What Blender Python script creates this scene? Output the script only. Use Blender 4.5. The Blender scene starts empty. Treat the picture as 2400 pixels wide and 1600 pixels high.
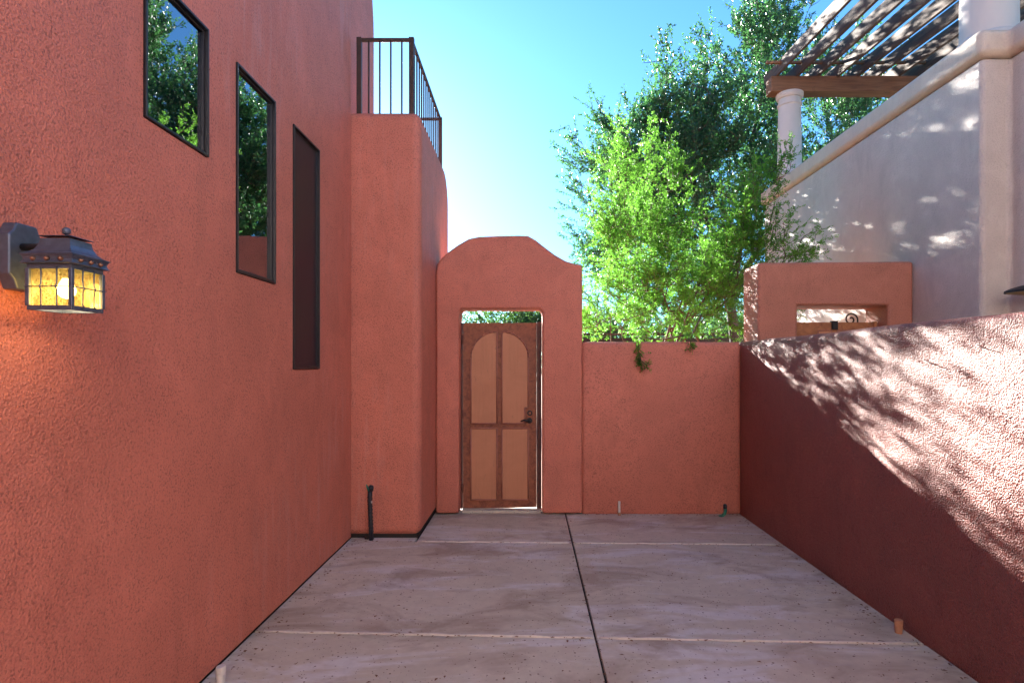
import bpy, bmesh, math, random
import numpy as np
from mathutils import Vector, Matrix
random.seed(7)
rng = np.random.default_rng(11)
S = bpy.context.scene
COL = S.collection
R = math.radians

# ------------------------------------------------------------------ camera, sky, sun, exposure
F = 1400.0                      # focal length in pixels of the 2400 px wide photograph
VX, VY, CH = 1241.0, 857.0, 1.6 # vanishing point of the courtyard axis, camera height
cam_d = bpy.data.cameras.new('camera'); cam = bpy.data.objects.new('camera', cam_d); COL.objects.link(cam)
cam.location = (0, 0, CH); cam.rotation_euler = (R(90), 0, 0)
cam_d.sensor_width = 36.0; cam_d.lens = F / 2400 * 36
cam_d.shift_x = -(VX - 1200) / 2400; cam_d.shift_y = (VY - 800) / 2400
cam_d.clip_start = 0.05; cam_d.clip_end = 2000
S.camera = cam
SUN_T, SUN_Z = 0.29, 0.336     # direction to the sun: (-SUN_T, 1, SUN_Z)
sun_dir = Vector((-SUN_T, 1, SUN_Z)).normalized()
w = bpy.data.worlds.new('World'); S.world = w; w.use_nodes = True
nt = w.node_tree; nt.nodes.clear()
sky = nt.nodes.new('ShaderNodeTexSky'); sky.sky_type = 'NISHITA'; sky.sun_disc = False
sky.sun_elevation = math.asin(sun_dir.z); sky.sun_rotation = math.atan2(sun_dir.x, sun_dir.y)
sky.altitude = 800; sky.air_density = 1.0; sky.dust_density = 0.4; sky.ozone_density = 1.5
bg = nt.nodes.new('ShaderNodeBackground'); bg.inputs[1].default_value = 0.05
wo = nt.nodes.new('ShaderNodeOutputWorld')
tint = nt.nodes.new('ShaderNodeMix'); tint.data_type = 'RGBA'; tint.blend_type = 'MULTIPLY'; tint.inputs[0].default_value = 1.0
tint.inputs[7].default_value = (0.38, 0.75, 1.06, 1)      # deep desert blue, the same over the whole sky
nt.links.new(sky.outputs[0], tint.inputs[6]); nt.links.new(tint.outputs[2], bg.inputs[0]); nt.links.new(bg.outputs[0], wo.inputs[0])
sl = bpy.data.lights.new('sun', 'SUN'); sl.energy = 5.0; sl.angle = R(0.5); sl.color = (1.0, 0.95, 0.87)
so = bpy.data.objects.new('sun', sl); COL.objects.link(so); so.location = (-5, 20, 12)
so.rotation_euler = (-sun_dir).to_track_quat('-Z', 'Y').to_euler()
S.view_settings.view_transform = 'Standard'; S.view_settings.look = 'None'
S.view_settings.exposure = 2.82; S.view_settings.gamma = 1.0; S.view_settings.use_curve_mapping = False
S.render.engine = 'CYCLES'
S.cycles.use_denoising = True; S.cycles.max_bounces = 8; S.cycles.diffuse_bounces = 4
S.cycles.transparent_max_bounces = 12; S.cycles.caustics_reflective = False; S.cycles.caustics_refractive = False
S.cycles.sample_clamp_indirect = 6

# ------------------------------------------------------------------ helpers
def tag(o, label=None, cat=None, group=None, kind=None):
    if label: o['label'] = label
    if cat: o['category'] = cat
    if group: o['group'] = group
    if kind: o['kind'] = kind
    return o
def thing(name, loc, label, cat, group=None):
    o = bpy.data.objects.new(name, None); COL.objects.link(o); o.location = loc; o.empty_display_size = 0.1
    o['_w'] = list(loc)
    return tag(o, label, cat, group)
def wloc(o):
    v = Vector((0, 0, 0))
    while o is not None:
        v += o.location; o = o.parent
    return v
def finish(name, me, mat, parent=None, smooth=False, bevel=0, seg=3, ang=40, origin=None):
    """me is in world coordinates; stored relative to the parent (or to origin)."""
    o = bpy.data.objects.new(name, me); COL.objects.link(o)
    p = wloc(parent) if parent else Vector((0, 0, 0))
    org = Vector(origin) if origin is not None else p
    if org.length: me.transform(Matrix.Translation(-org))
    o.location = org - p
    if parent: o.parent = parent
    if mat: me.materials.append(mat)
    if bevel:
        m = o.modifiers.new('bevel', 'BEVEL'); m.width = bevel; m.segments = seg; m.limit_method = 'ANGLE'
        m.angle_limit = R(ang); m.harden_normals = False
    if smooth or bevel:
        for f in me.polygons: f.use_smooth = True
        if bevel and not smooth:
            wn = o.modifiers.new('wn', 'WEIGHTED_NORMAL'); wn.keep_sharp = False
    return o
def bm_mesh(bm, name='m'):
    bmesh.ops.recalc_face_normals(bm, faces=bm.faces[:])
    me = bpy.data.meshes.new(name); bm.to_mesh(me); bm.free(); return me
def add_box(bm, x0, x1, y0, y1, z0, z1):
    v = [bm.verts.new(p) for p in ((x0,y0,z0),(x1,y0,z0),(x1,y1,z0),(x0,y1,z0),(x0,y0,z1),(x1,y0,z1),(x1,y1,z1),(x0,y1,z1))]
    for f in ((0,3,2,1),(4,5,6,7),(0,1,5,4),(1,2,6,5),(2,3,7,6),(3,0,4,7)): bm.faces.new([v[i] for i in f])
    return v
def box(name, x0, x1, y0, y1, z0, z1, mat, parent=None, bevel=0.0, seg=2, **k):
    bm = bmesh.new(); add_box(bm, x0, x1, y0, y1, z0, z1)
    return finish(name, bm_mesh(bm), mat, parent, bevel=bevel, seg=seg, **k)
def add_prism(bm, pts, a0, a1, axis):
    """extrude a 2D polygon: axis 'y' -> pts are (x,z); 'x' -> (y,z); 'z' -> (x,y)"""
    def P(u, v, a): return {'y': (u, a, v), 'x': (a, u, v), 'z': (u, v, a)}[axis]
    A = [bm.verts.new(P(u, v, a0)) for u, v in pts]; B = [bm.verts.new(P(u, v, a1)) for u, v in pts]
    bm.faces.new(A); bm.faces.new(B[::-1]); n = len(pts)
    for i in range(n): bm.faces.new((A[i], B[i], B[(i+1) % n], A[(i+1) % n]))
def wavy_box(name, x0, x1, y0, y1, z0, z1, mat, axis, n, amp=0.005, **k):
    bm = bmesh.new(); rings = []
    for i in range(n + 1):
        t = i / n; j = lambda p: amp * (math.sin(t * n * 0.55 + p) * 0.6 + math.sin(t * n * 1.37 + 2.1 * p) * 0.4)
        if axis == 'y':
            y = y0 + (y1 - y0) * t; ps = ((x0 + j(1), y, z0), (x1, y, z0), (x1 + j(2), y, z1 + j(3)), (x0 + j(1.3), y, z1 + j(4)))
        else:
            x = x0 + (x1 - x0) * t; ps = ((x, y0 + j(1), z0), (x, y1, z0), (x, y1 + j(2), z1 + j(3)), (x, y0 + j(1.3), z1 + j(4)))
        rings.append([bm.verts.new(p) for p in ps])
    for a, b in zip(rings, rings[1:]):
        for q in range(4): bm.faces.new((a[q], a[(q+1) % 4], b[(q+1) % 4], b[q]))
    bm.faces.new(rings[0]); bm.faces.new(rings[-1][::-1])
    return finish(name, bm_mesh(bm), mat, None, smooth=True, **k)
def prism(name, pts, a0, a1, axis, mat, parent=None, **k):
    bm = bmesh.new(); add_prism(bm, pts, a0, a1, axis)
    return finish(name, bm_mesh(bm), mat, parent, **k)
def add_tube(bm, pts, rad, n=8, cap=True):
    pts = [Vector(p) for p in pts]; rads = rad if isinstance(rad, (list, tuple)) else [rad] * len(pts)
    rings = []; up = None
    for i, p in enumerate(pts):
        t = (pts[min(i+1, len(pts)-1)] - pts[max(i-1, 0)]).normalized()
        if up is None: up = Vector((0,0,1)) if abs(t.z) < 0.9 else Vector((1,0,0))
        a = t.cross(up).normalized(); b = a.cross(t).normalized(); up = b
        rings.append([bm.verts.new(p + (a*math.cos(2*math.pi*k/n) + b*math.sin(2*math.pi*k/n)) * rads[i]) for k in range(n)])
    for r0, r1 in zip(rings, rings[1:]):
        for k in range(n): bm.faces.new((r0[k], r0[(k+1) % n], r1[(k+1) % n], r1[k]))
    if cap: bm.faces.new(rings[0][::-1]); bm.faces.new(rings[-1])
def tube(name, pts, rad, mat, parent=None, n=8, smooth=True, **k):
    bm = bmesh.new(); add_tube(bm, pts, rad, n)
    return finish(name, bm_mesh(bm), mat, parent, smooth=smooth, **k)
def add_lathe(bm, prof, c, n=32, rot=0.0):
    rings = [[bm.verts.new((c[0] + r*math.cos(rot+2*math.pi*k/n), c[1] + r*math.sin(rot+2*math.pi*k/n), c[2] + z)) for k in range(n)] for r, z in prof]
    for r0, r1 in zip(rings, rings[1:]):
        for k in range(n): bm.faces.new((r0[k], r0[(k+1) % n], r1[(k+1) % n], r1[k]))
    bm.faces.new(rings[0][::-1]); bm.faces.new(rings[-1])
def lathe(name, prof, c, mat, parent=None, n=32, rot=0.0, smooth=True, **k):
    bm = bmesh.new(); add_lathe(bm, prof, c, n, rot)
    o = finish(name, bm_mesh(bm), mat, parent, smooth=smooth, **k)
    if smooth:
        for p in o.data.polygons: p.use_smooth = True
        m = o.modifiers.new('es', 'EDGE_SPLIT'); m.split_angle = R(35)
    return o
SQ2 = math.sqrt(2)
def square(name, prof, c, mat, parent=None, **k):        # a lathe with four sides: prof is (half width, z)
    return lathe(name, [(h*SQ2, z) for h, z in prof], c, mat, parent, n=4, rot=R(45), smooth=False, **k)

# ------------------------------------------------------------------ materials
def mat_new(name):
    m = bpy.data.materials.new(name); m.use_nodes = True
    n = m.node_tree; b = n.nodes['Principled BSDF']; return m, n, b
def N(nt, t, **k):
    n = nt.nodes.new(t)
    for a, v in k.items(): setattr(n, a, v)
    return n
def noise(nt, co, scale, detail=4, rough=0.5, dist=0.0):
    n = N(nt, 'ShaderNodeTexNoise'); n.inputs['Scale'].default_value = scale; n.inputs['Detail'].default_value = detail
    n.inputs['Roughness'].default_value = rough; n.inputs['Distortion'].default_value = dist
    nt.links.new(co, n.inputs['Vector']); return n.outputs['Fac']
def ramp(nt, fac, stops):
    r = N(nt, 'ShaderNodeValToRGB'); e = r.color_ramp.elements
    while len(e) < len(stops): e.new(0.5)
    for i, (p, c) in enumerate(stops):
        e[i].position = p; e[i].color = (c, c, c, 1) if isinstance(c, (int, float)) else (*c, 1)
    nt.links.new(fac, r.inputs[0]); return r.outputs[0]
def mix(nt, fac, a, b, mode='MIX'):
    m = N(nt, 'ShaderNodeMix', data_type='RGBA', blend_type=mode)
    for s, v in ((0, fac), (6, a), (7, b)):
        if hasattr(v, 'links'): nt.links.new(v, m.inputs[s])
        else: m.inputs[s].default_value = v if s == 0 else (*v, 1)
    return m.outputs[2]
def mth(nt, op, a, b=0.0):
    m = N(nt, 'ShaderNodeMath', operation=op)
    for s, v in ((0, a), (1, b)):
        if hasattr(v, 'links'): nt.links.new(v, m.inputs[s])
        else: m.inputs[s].default_value = v
    return m.outputs[0]
def coords(nt, scale=(1, 1, 1)):
    t = N(nt, 'ShaderNodeTexCoord'); mp = N(nt, 'ShaderNodeMapping'); mp.inputs['Scale'].default_value = scale
    nt.links.new(t.outputs['Object'], mp.inputs[0]); return mp.outputs[0]
def bump(nt, h, bsdf, strength=0.5, dist=0.01):
    b = N(nt, 'ShaderNodeBump'); b.inputs['Strength'].default_value = strength; b.inputs['Distance'].default_value = dist
    nt.links.new(h, b.inputs['Height']); nt.links.new(b.outputs[0], bsdf.inputs['Normal'])
def stucco(name, col, grain=58, depth=0.0085, strength=0.75, streak=0.0, mott=0.10, rough=0.62, spec=0.5, pit=0.75):
    m, nt, b = mat_new(name); co = coords(nt)
    n1 = noise(nt, co, grain * 1.5, 2, 0.6); n2 = noise(nt, co, grain * 0.45, 2, 0.5); big = noise(nt, co, 1.3, 3, 0.6)
    mid = noise(nt, co, 7, 3, 0.6)
    vo = N(nt, 'ShaderNodeTexVoronoi'); vo.inputs['Scale'].default_value = grain * 1.7; nt.links.new(co, vo.inputs['Vector'])
    gran = ramp(nt, vo.outputs['Distance'], [(0.05, 1.0), (0.62, 0.0)])
    c = mix(nt, ramp(nt, big, [(0.3, 0), (0.7, 1)]), tuple(x * (1 - mott) for x in col), tuple(x * (1 + mott) for x in col))
    c = mix(nt, mth(nt, 'MULTIPLY', ramp(nt, mid, [(0.45, 0), (0.75, 1)]), 0.25), c, tuple(x * 0.8 for x in col))
    pat = noise(nt, co, 2.3, 4, 0.65, 0.7)
    c = mix(nt, mth(nt, 'MULTIPLY', ramp(nt, pat, [(0.52, 0), (0.66, 1)]), 0.30), c, tuple(min(x * 1.25 + 0.02, 0.8) for x in col))
    c = mix(nt, mth(nt, 'MULTIPLY', ramp(nt, noise(nt, coords(nt, (1, 1, 0.35)), 3.1, 4, 0.7, 0.5), [(0.54, 0), (0.70, 1)]), 0.26), c, tuple(x * 0.6 for x in col))
    # shade in the pits between the sand grains, darkened into the colour unevenly
    pits = mth(nt, 'MULTIPLY', ramp(nt, n1, [(0.36, 1), (0.47, 0)]), ramp(nt, mid, [(0.3, 0.35), (0.65, 1.0)]))
    c = mix(nt, mth(nt, 'MULTIPLY', pits, pit), c, tuple(x * 0.42 for x in col))
    if streak:  # pale streaks: grazing sky sheen and bloom put into the colour
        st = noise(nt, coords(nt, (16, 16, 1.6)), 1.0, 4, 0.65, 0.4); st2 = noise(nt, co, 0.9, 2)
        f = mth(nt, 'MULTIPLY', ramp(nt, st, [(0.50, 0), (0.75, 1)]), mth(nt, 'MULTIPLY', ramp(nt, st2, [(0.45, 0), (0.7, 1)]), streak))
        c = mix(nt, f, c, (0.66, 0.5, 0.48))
    nt.links.new(c, b.inputs['Base Color']); b.inputs['Roughness'].default_value = rough
    b.inputs['Specular IOR Level'].default_value = spec
    h = mth(nt, 'ADD', mth(nt, 'MULTIPLY', n1, 0.40), mth(nt, 'MULTIPLY', n2, 0.45))
    h = mth(nt, 'ADD', h, mth(nt, 'ADD', mth(nt, 'MULTIPLY', gran, 0.42), mth(nt, 'MULTIPLY', mid, 0.8)))
    bump(nt, h, b, strength, depth)
    return m
M = {}
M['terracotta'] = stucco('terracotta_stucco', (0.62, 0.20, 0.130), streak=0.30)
M['terracotta_plain'] = stucco('terracotta_stucco_plain', (0.62, 0.20, 0.130))
M['brown'] = stucco('brown_stucco', (0.46, 0.17, 0.11))
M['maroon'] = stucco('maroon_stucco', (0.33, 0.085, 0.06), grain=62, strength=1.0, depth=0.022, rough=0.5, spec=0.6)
M['cream'] = stucco('cream_stucco', (0.65, 0.55, 0.48), grain=50, strength=0.8, mott=0.07, pit=0.25)
M['cap'] = stucco('cream_cap', (0.68, 0.53, 0.41), grain=50, strength=0.5, mott=0.06, pit=0.2)
def plain(name, col, rough=0.6, metal=0.0, var=0.15, scale=20, bmp=0.0, spec=0.5):
    m, nt, b = mat_new(name); co = coords(nt); n = noise(nt, co, scale, 4, 0.6)
    c = mix(nt, n, tuple(x * (1 - var) for x in col), tuple(x * (1 + var) for x in col))
    nt.links.new(c, b.inputs['Base Color']); b.inputs['Roughness'].default_value = rough; b.inputs['Metallic'].default_value = metal
    b.inputs['Specular IOR Level'].default_value = spec
    if bmp: bump(nt, n, b, bmp, 0.004)
    return m
M['bronze'] = plain('bronze_window_frame', (0.030, 0.028, 0.032), 0.38, 0.3)
M['black_iron'] = plain('black_iron', (0.02, 0.019, 0.02), 0.5, 0.4, 0.3)
M['rail_iron'] = plain('brown_rail_iron', (0.06, 0.032, 0.022), 0.5, 0.3, 0.4)
M['lantern'] = plain('weathered_bronze', (0.105, 0.13, 0.185), 0.42, 0.5, 0.45, 40, 0.3)
M['copper'] = plain('copper_stud', (0.30, 0.15, 0.09), 0.4, 0.8, 0.3, 60)
M['stone'] = plain('cast_stone_column', (0.66, 0.58, 0.53), 0.7, 0, 0.06, 6, 0.2)
M['pvc_white'] = plain('white_pvc', (0.68, 0.66, 0.60), 0.5, 0, 0.12, 60)
M['pvc_orange'] = plain('orange_brown_pvc', (0.50, 0.24, 0.13), 0.55, 0, 0.2, 60)
M['green_plastic'] = plain('green_plastic', (0.03, 0.22, 0.13), 0.5, 0, 0.25, 50)
M['tape'] = plain('black_tape', (0.018, 0.019, 0.026), 0.42, 0, 0.5, 90, 0.3)
M['dark_gap'] = plain('dark_footing', (0.035, 0.028, 0.024), 0.95)
M['interior'] = plain('tan_interior', (0.50, 0.38, 0.20), 0.9, 0, 0.04)
M['cord'] = plain('cream_cord', (0.7, 0.6, 0.42), 0.7)
def soil():
    m, nt, b = mat_new('desert_soil'); co = coords(nt); n = noise(nt, co, 3, 6, 0.65)
    nt.links.new(mix(nt, n, (0.20, 0.14, 0.095), (0.36, 0.27, 0.19)), b.inputs['Base Color']); b.inputs['Roughness'].default_value = 1
    bump(nt, noise(nt, co, 30, 4), b, 0.6, 0.03); return m
M['soil'] = soil()
def concrete():
    m, nt, b = mat_new('tinted_concrete'); co = coords(nt)
    a = noise(nt, co, 0.9, 5, 0.6, 0.8); st = noise(nt, coords(nt, (0.8, 2.6, 1)), 1.1, 6, 0.62, 1.6); f = noise(nt, co, 14, 5, 0.65)
    c = mix(nt, ramp(nt, a, [(0.3, 0), (0.7, 1)]), (0.57, 0.50, 0.385), (0.66, 0.595, 0.47))
    c = mix(nt, mth(nt, 'MULTIPLY', ramp(nt, st, [(0.50, 0), (0.61, 1)]), 0.8), c, (0.71, 0.69, 0.66))   # lime bloom
    c = mix(nt, mth(nt, 'MULTIPLY', ramp(nt, noise(nt, coords(nt, (1.2, 1.9, 1)), 1.2, 5, 0.62, 0.6), [(0.50, 0), (0.64, 1)]), 0.75), c, (0.36, 0.275, 0.20))
    c = mix(nt, mth(nt, 'MULTIPLY', ramp(nt, f, [(0.35, 0), (0.75, 1)]), 0.22), c, (0.24, 0.19, 0.18))
    def specks(scale, thr, gate, lo):
        v = N(nt, 'ShaderNodeTexVoronoi'); v.inputs['Scale'].default_value = scale
        sc = N(nt, 'ShaderNodeVectorMath', operation='ADD'); nz = N(nt, 'ShaderNodeTexNoise'); nz.inputs['Scale'].default_value = 60
        nt.links.new(co, nz.inputs['Vector']); s2 = N(nt, 'ShaderNodeVectorMath', operation='SCALE'); s2.inputs['Scale'].default_value = 0.012
        nt.links.new(nz.outputs['Color'], s2.inputs[0]); nt.links.new(co, sc.inputs[0]); nt.links.new(s2.outputs[0], sc.inputs[1])
        nt.links.new(sc.outputs[0], v.inputs['Vector'])
        sep = N(nt, 'ShaderNodeSeparateColor'); nt.links.new(v.outputs['Color'], sep.inputs[0])
        size = mth(nt, 'MULTIPLY', sep.outputs[1], thr)
        d = mth(nt, 'LESS_THAN', v.outputs['Distance'], size)
        g = mth(nt, 'GREATER_THAN', mth(nt, 'ADD', sep.outputs[0], mth(nt, 'MULTIPLY', noise(nt, co, 1.6, 2), 0.9)), gate)
        return mth(nt, 'MULTIPLY', d, g)
    sp = mth(nt, 'MAXIMUM', specks(26, 0.20, 0.98, 0), specks(55, 0.26, 0.98, 0))
    c = mix(nt, mth(nt, 'MULTIPLY', sp, 0.8), c, (0.10, 0.045, 0.03))
    nt.links.new(c, b.inputs['Base Color']); nt.links.new(ramp(nt, st, [(0.3, 0.55), (0.7, 0.75)]), b.inputs['Roughness'])
    b.inputs['Specular IOR Level'].default_value = 0.35
    bump(nt, mth(nt, 'SUBTRACT', mth(nt, 'ADD', f, mth(nt, 'MULTIPLY', noise(nt, co, 90, 3), 0.5)), sp), b, 0.25, 0.006)
    return m
M['concrete'] = concrete()
M['mortar'] = plain('pale_joint_edge', (0.66, 0.60, 0.52), 0.9, 0, 0.2, 40, 0.5)
def wood(name, c0, c1, sc=(22, 1.2, 22), knots=True):
    m, nt, b = mat_new(name); co = coords(nt, sc); g = noise(nt, co, 1.0, 6, 0.65, 1.2)
    c = mix(nt, ramp(nt, g, [(0.3, 0), (0.72, 1)]), c0, c1)
    c = mix(nt, mth(nt, 'MULTIPLY', ramp(nt, noise(nt, coords(nt), 5, 3, 0.6, 1.5), [(0.62, 0), (0.72, 1)]), 0.6), c, tuple(x * 0.35 for x in c0))
    nt.links.new(c, b.inputs['Base Color']); b.inputs['Roughness'].default_value = 0.75; bump(nt, g, b, 0.5, 0.006); return m
M['beam'] = wood('stained_beam_wood', (0.16, 0.065, 0.03), (0.36, 0.17, 0.08), (1.5, 22, 22))
M['rafter'] = wood('weathered_rafter_wood', (0.05, 0.027, 0.018), (0.16, 0.095, 0.062))
M['fence'] = wood('dark_fence_wood', (0.02, 0.012, 0.009), (0.05, 0.03, 0.02), (22, 22, 1.5))
M['bark'] = plain('bark', (0.055, 0.042, 0.034), 0.95, 0, 0.4, 30, 0.6)
M['twig'] = plain('twig_bark', (0.10, 0.075, 0.05), 0.9, 0, 0.3, 30)
def gate_metal(name, c0, c1, sc=9, streaky=False):
    m, nt, b = mat_new(name); co = coords(nt); n = noise(nt, co, sc, 6, 0.7, 0.8)
    c = mix(nt, ramp(nt, n, [(0.32, 0), (0.68, 1)]), c0, c1)
    if streaky:
        s = noise(nt, coords(nt, (40, 40, 2.0)), 1, 4, 0.6); c = mix(nt, mth(nt, 'MULTIPLY', ramp(nt, s, [(0.5, 0), (0.8, 1)]), 0.4), c, tuple(x * 0.7 for x in c0))
        q = noise(nt, coords(nt, (14, 14, 5)), 1.3, 5, 0.7, 1.0); c = mix(nt, mth(nt, 'MULTIPLY', ramp(nt, q, [(0.63, 0), (0.72, 1)]), 0.5), c, (0.10, 0.075, 0.08))
    nt.links.new(c, b.inputs['Base Color']); b.inputs['Roughness'].default_value = 0.6; bump(nt, n, b, 0.15, 0.004); return m
M['rust'] = gate_metal('rusted_gate_steel', (0.15, 0.043, 0.024), (0.38, 0.125, 0.055), 18)
M['rust_dark'] = gate_metal('dark_gate_post', (0.085, 0.025, 0.022), (0.14, 0.05, 0.035), 20)
M['rust_orange'] = gate_metal('orange_rusted_steel', (0.22, 0.07, 0.03), (0.48, 0.19, 0.07), 12)
M['panel'] = gate_metal('tan_gate_panel', (0.50, 0.21, 0.105), (0.57, 0.25, 0.13), 3, True)
M['mould'] = gate_metal('gate_moulding', (0.32, 0.12, 0.08), (0.42, 0.17, 0.115), 10)
def glass():
    m, nt, b = mat_new('window_glass'); nt.nodes.remove(b)
    out = nt.nodes['Material Output']; fr = N(nt, 'ShaderNodeFresnel'); fr.inputs[0].default_value = 4.2
    tr = N(nt, 'ShaderNodeBsdfTransparent'); tr.inputs[0].default_value = (0.55, 0.6, 0.6, 1)
    gl = N(nt, 'ShaderNodeBsdfGlossy'); gl.inputs['Roughness'].default_value = 0.0; gl.inputs[0].default_value = (0.92, 0.95, 1, 1)
    bn = N(nt, 'ShaderNodeBump'); bn.inputs['Strength'].default_value = 0.06; bn.inputs['Distance'].default_value = 0.01
    nt.links.new(noise(nt, coords(nt), 3.0, 1), bn.inputs['Height']); nt.links.new(bn.outputs[0], gl.inputs['Normal'])
    mx = N(nt, 'ShaderNodeMixShader'); nt.links.new(fr.outputs[0], mx.inputs[0]); nt.links.new(tr.outputs[0], mx.inputs[1]); nt.links.new(gl.outputs[0], mx.inputs[2])
    nt.links.new(mx.outputs[0], out.inputs[0]); return m
M['glass'] = glass()
def screen():
    m, nt, b = mat_new('insect_screen'); b.inputs['Base Color'].default_value = (0.020, 0.016, 0.024, 1)
    b.inputs['Roughness'].default_value = 0.35; b.inputs['Specular IOR Level'].default_value = 0.25
    co = coords(nt); bump(nt, noise(nt, co, 6, 2), b, 0.1, 0.01); return m
M['screen'] = screen()
def amber():
    m, nt, b = mat_new('seeded_amber_glass'); nt.nodes.remove(b); out = nt.nodes['Material Output']
    tr = N(nt, 'ShaderNodeBsdfTransparent'); tr.inputs[0].default_value = (0.80, 0.68, 0.40, 1)
    tl = N(nt, 'ShaderNodeBsdfTranslucent'); tl.inputs[0].default_value = (0.95, 0.80, 0.40, 1)
    gl = N(nt, 'ShaderNodeBsdfGlossy'); gl.inputs['Roughness'].default_value = 0.15
    sp = ramp(nt, noise(nt, coords(nt), 160, 2, 0.6), [(0.38, 0.03), (0.68, 0.22)])
    m1 = N(nt, 'ShaderNodeMixShader'); nt.links.new(sp, m1.inputs[0]); nt.links.new(tr.outputs[0], m1.inputs[1]); nt.links.new(tl.outputs[0], m1.inputs[2])
    m2 = N(nt, 'ShaderNodeMixShader'); m2.inputs[0].default_value = 0.06; nt.links.new(m1.outputs[0], m2.inputs[1]); nt.links.new(gl.outputs[0], m2.inputs[2])
    nt.links.new(m2.outputs[0], out.inputs[0]); return m
M['amber'] = amber()
def emit(name, col, s):
    m, nt, b = mat_new(name); b.inputs['Base Color'].default_value = (*col, 1); b.inputs['Emission Color'].default_value = (*col, 1)
    b.inputs['Emission Strength'].default_value = s; return m
M['bulb'] = emit('lit_bulb', (1.0, 0.82, 0.48), 6)
def leaf_mat(name, dark, light, trans, tr_amt=0.4, rough=0.45, spec=0.5):
    m, nt, b = mat_new(name); out = nt.nodes['Material Output']
    at = N(nt, 'ShaderNodeAttribute', attribute_name='tint')
    c = mix(nt, at.outputs['Fac'], dark, light); nt.links.new(c, b.inputs['Base Color'])
    b.inputs['Roughness'].default_value = rough; b.inputs['Specular IOR Level'].default_value = spec
    tl = N(nt, 'ShaderNodeBsdfTranslucent'); nt.links.new(mix(nt, at.outputs['Fac'], tuple(x * 0.7 for x in trans), trans), tl.inputs[0])
    mx = N(nt, 'ShaderNodeMixShader'); mx.inputs[0].default_value = tr_amt
    nt.links.new(b.outputs[0], mx.inputs[1]); nt.links.new(tl.outputs[0], mx.inputs[2]); nt.links.new(mx.outputs[0], out.inputs[0]); return m
M['leaf_dark'] = leaf_mat('dark_glossy_leaf', (0.025, 0.085, 0.042), (0.055, 0.15, 0.062), (0.10, 0.31, 0.08), 0.38, 0.38, 0.6)
M['leaf_lime'] = leaf_mat('lime_feathery_leaf', (0.045, 0.16, 0.022), (0.12, 0.29, 0.035), (0.21, 0.52, 0.06), 0.55, 0.5, 0.35)
M['leaf_far'] = leaf_mat('far_green_leaf', (0.03, 0.075, 0.03), (0.07, 0.14, 0.05), (0.12, 0.28, 0.06), 0.4)
M['leaf_litter'] = plain('dry_leaf_litter', (0.19, 0.09, 0.045), 0.9, 0, 0.5, 80)

# ------------------------------------------------------------------ setting: ground and concrete paving
XL, XR, DG = -1.65, 2.28, 6.42          # left wall face, right wall face, gateway front
bm = bmesh.new(); v = [bm.verts.new(p) for p in ((-400,-400,-0.12),(400,-400,-0.12),(400,600,-0.12),(-400,600,-0.12))]; bm.faces.new(v)
tag(finish('ground', bm_mesh(bm), M['soil']), 'bare tan desert soil around the houses', 'ground', kind='structure')
pav = bpy.data.objects.new('paving', None); COL.objects.link(pav); pav.location = (0.3, 1.0, -0.1)
tag(pav, 'tinted concrete courtyard floor cast in large slabs', 'paving', kind='structure')
XJ = 0.39
def cj(base, slope, x): return base + slope * (x - XJ)   # cross joints run a little askew
joints = [(-5.19, 0), (-2.4, 0), (-0.4, -0.03), (1.55, -0.04), (3.515, -0.042), (5.40, -0.030), (6.80, 0)]
for (d0, s0), (d1, s1) in zip(joints, joints[1:]):
    for x0, x1 in ((XL - 0.012, XJ - 0.0065), (XJ + 0.0065, XR - 0.004)):
        g = 0.006
        pts = [(x0, cj(d0, s0, x0)+g), (x1, cj(d0, s0, x1)+g), (x1, cj(d1, s1, x1)-g), (x0, cj(d1, s1, x0)-g)]
        if d0 > 5 and x1 < 1: pts = [(-1.03, cj(d0, s0, -1.03)+g), (x1, cj(d0, s0, x1)+g), (x1, d1-g), (-1.03, d1-g)]
        if d1 == 5.40 and x1 < 1: pts = pts[:2] + [pts[2], (-1.045, cj(d1, s1, -1.045) - g), (-1.045, 5.575), (x0, 5.575)]
        prism('slab', pts, -0.10, 0.0, 'z', M['concrete'], pav, bevel=0.006, seg=2)
# pale lime-crusted edges along the cross joints, and the dark bed below
for (d, s) in joints[4:6]:
    for x0, x1 in ((XL + 0.05 if d < 5 else -0.98, XJ - 0.02), (XJ + 0.02, XR - 0.05)):
        n = 24; pts = []
        for i in range(n + 1):
            x = x0 + (x1 - x0) * i / n; pts.append((x, cj(d, s, x) + 0.004 * math.sin(i * 1.7) + 0.002, 0.000))
        bm = bmesh.new(); add_tube(bm, pts, [0.007 + 0.006 * random.random() for _ in pts], 6)
        finish('joint_edge', bm_mesh(bm), M['mortar'], pav, smooth=True)
box('joint_bed', XL - 0.02, XR + 0.02, -5.19, 6.81, -0.115, -0.022, M['dark_gap'], pav)
box('threshold', -0.74, 0.125, 6.50, 6.80, -0.012, 0.027, M['concrete'], pav, bevel=0.008)

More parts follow.
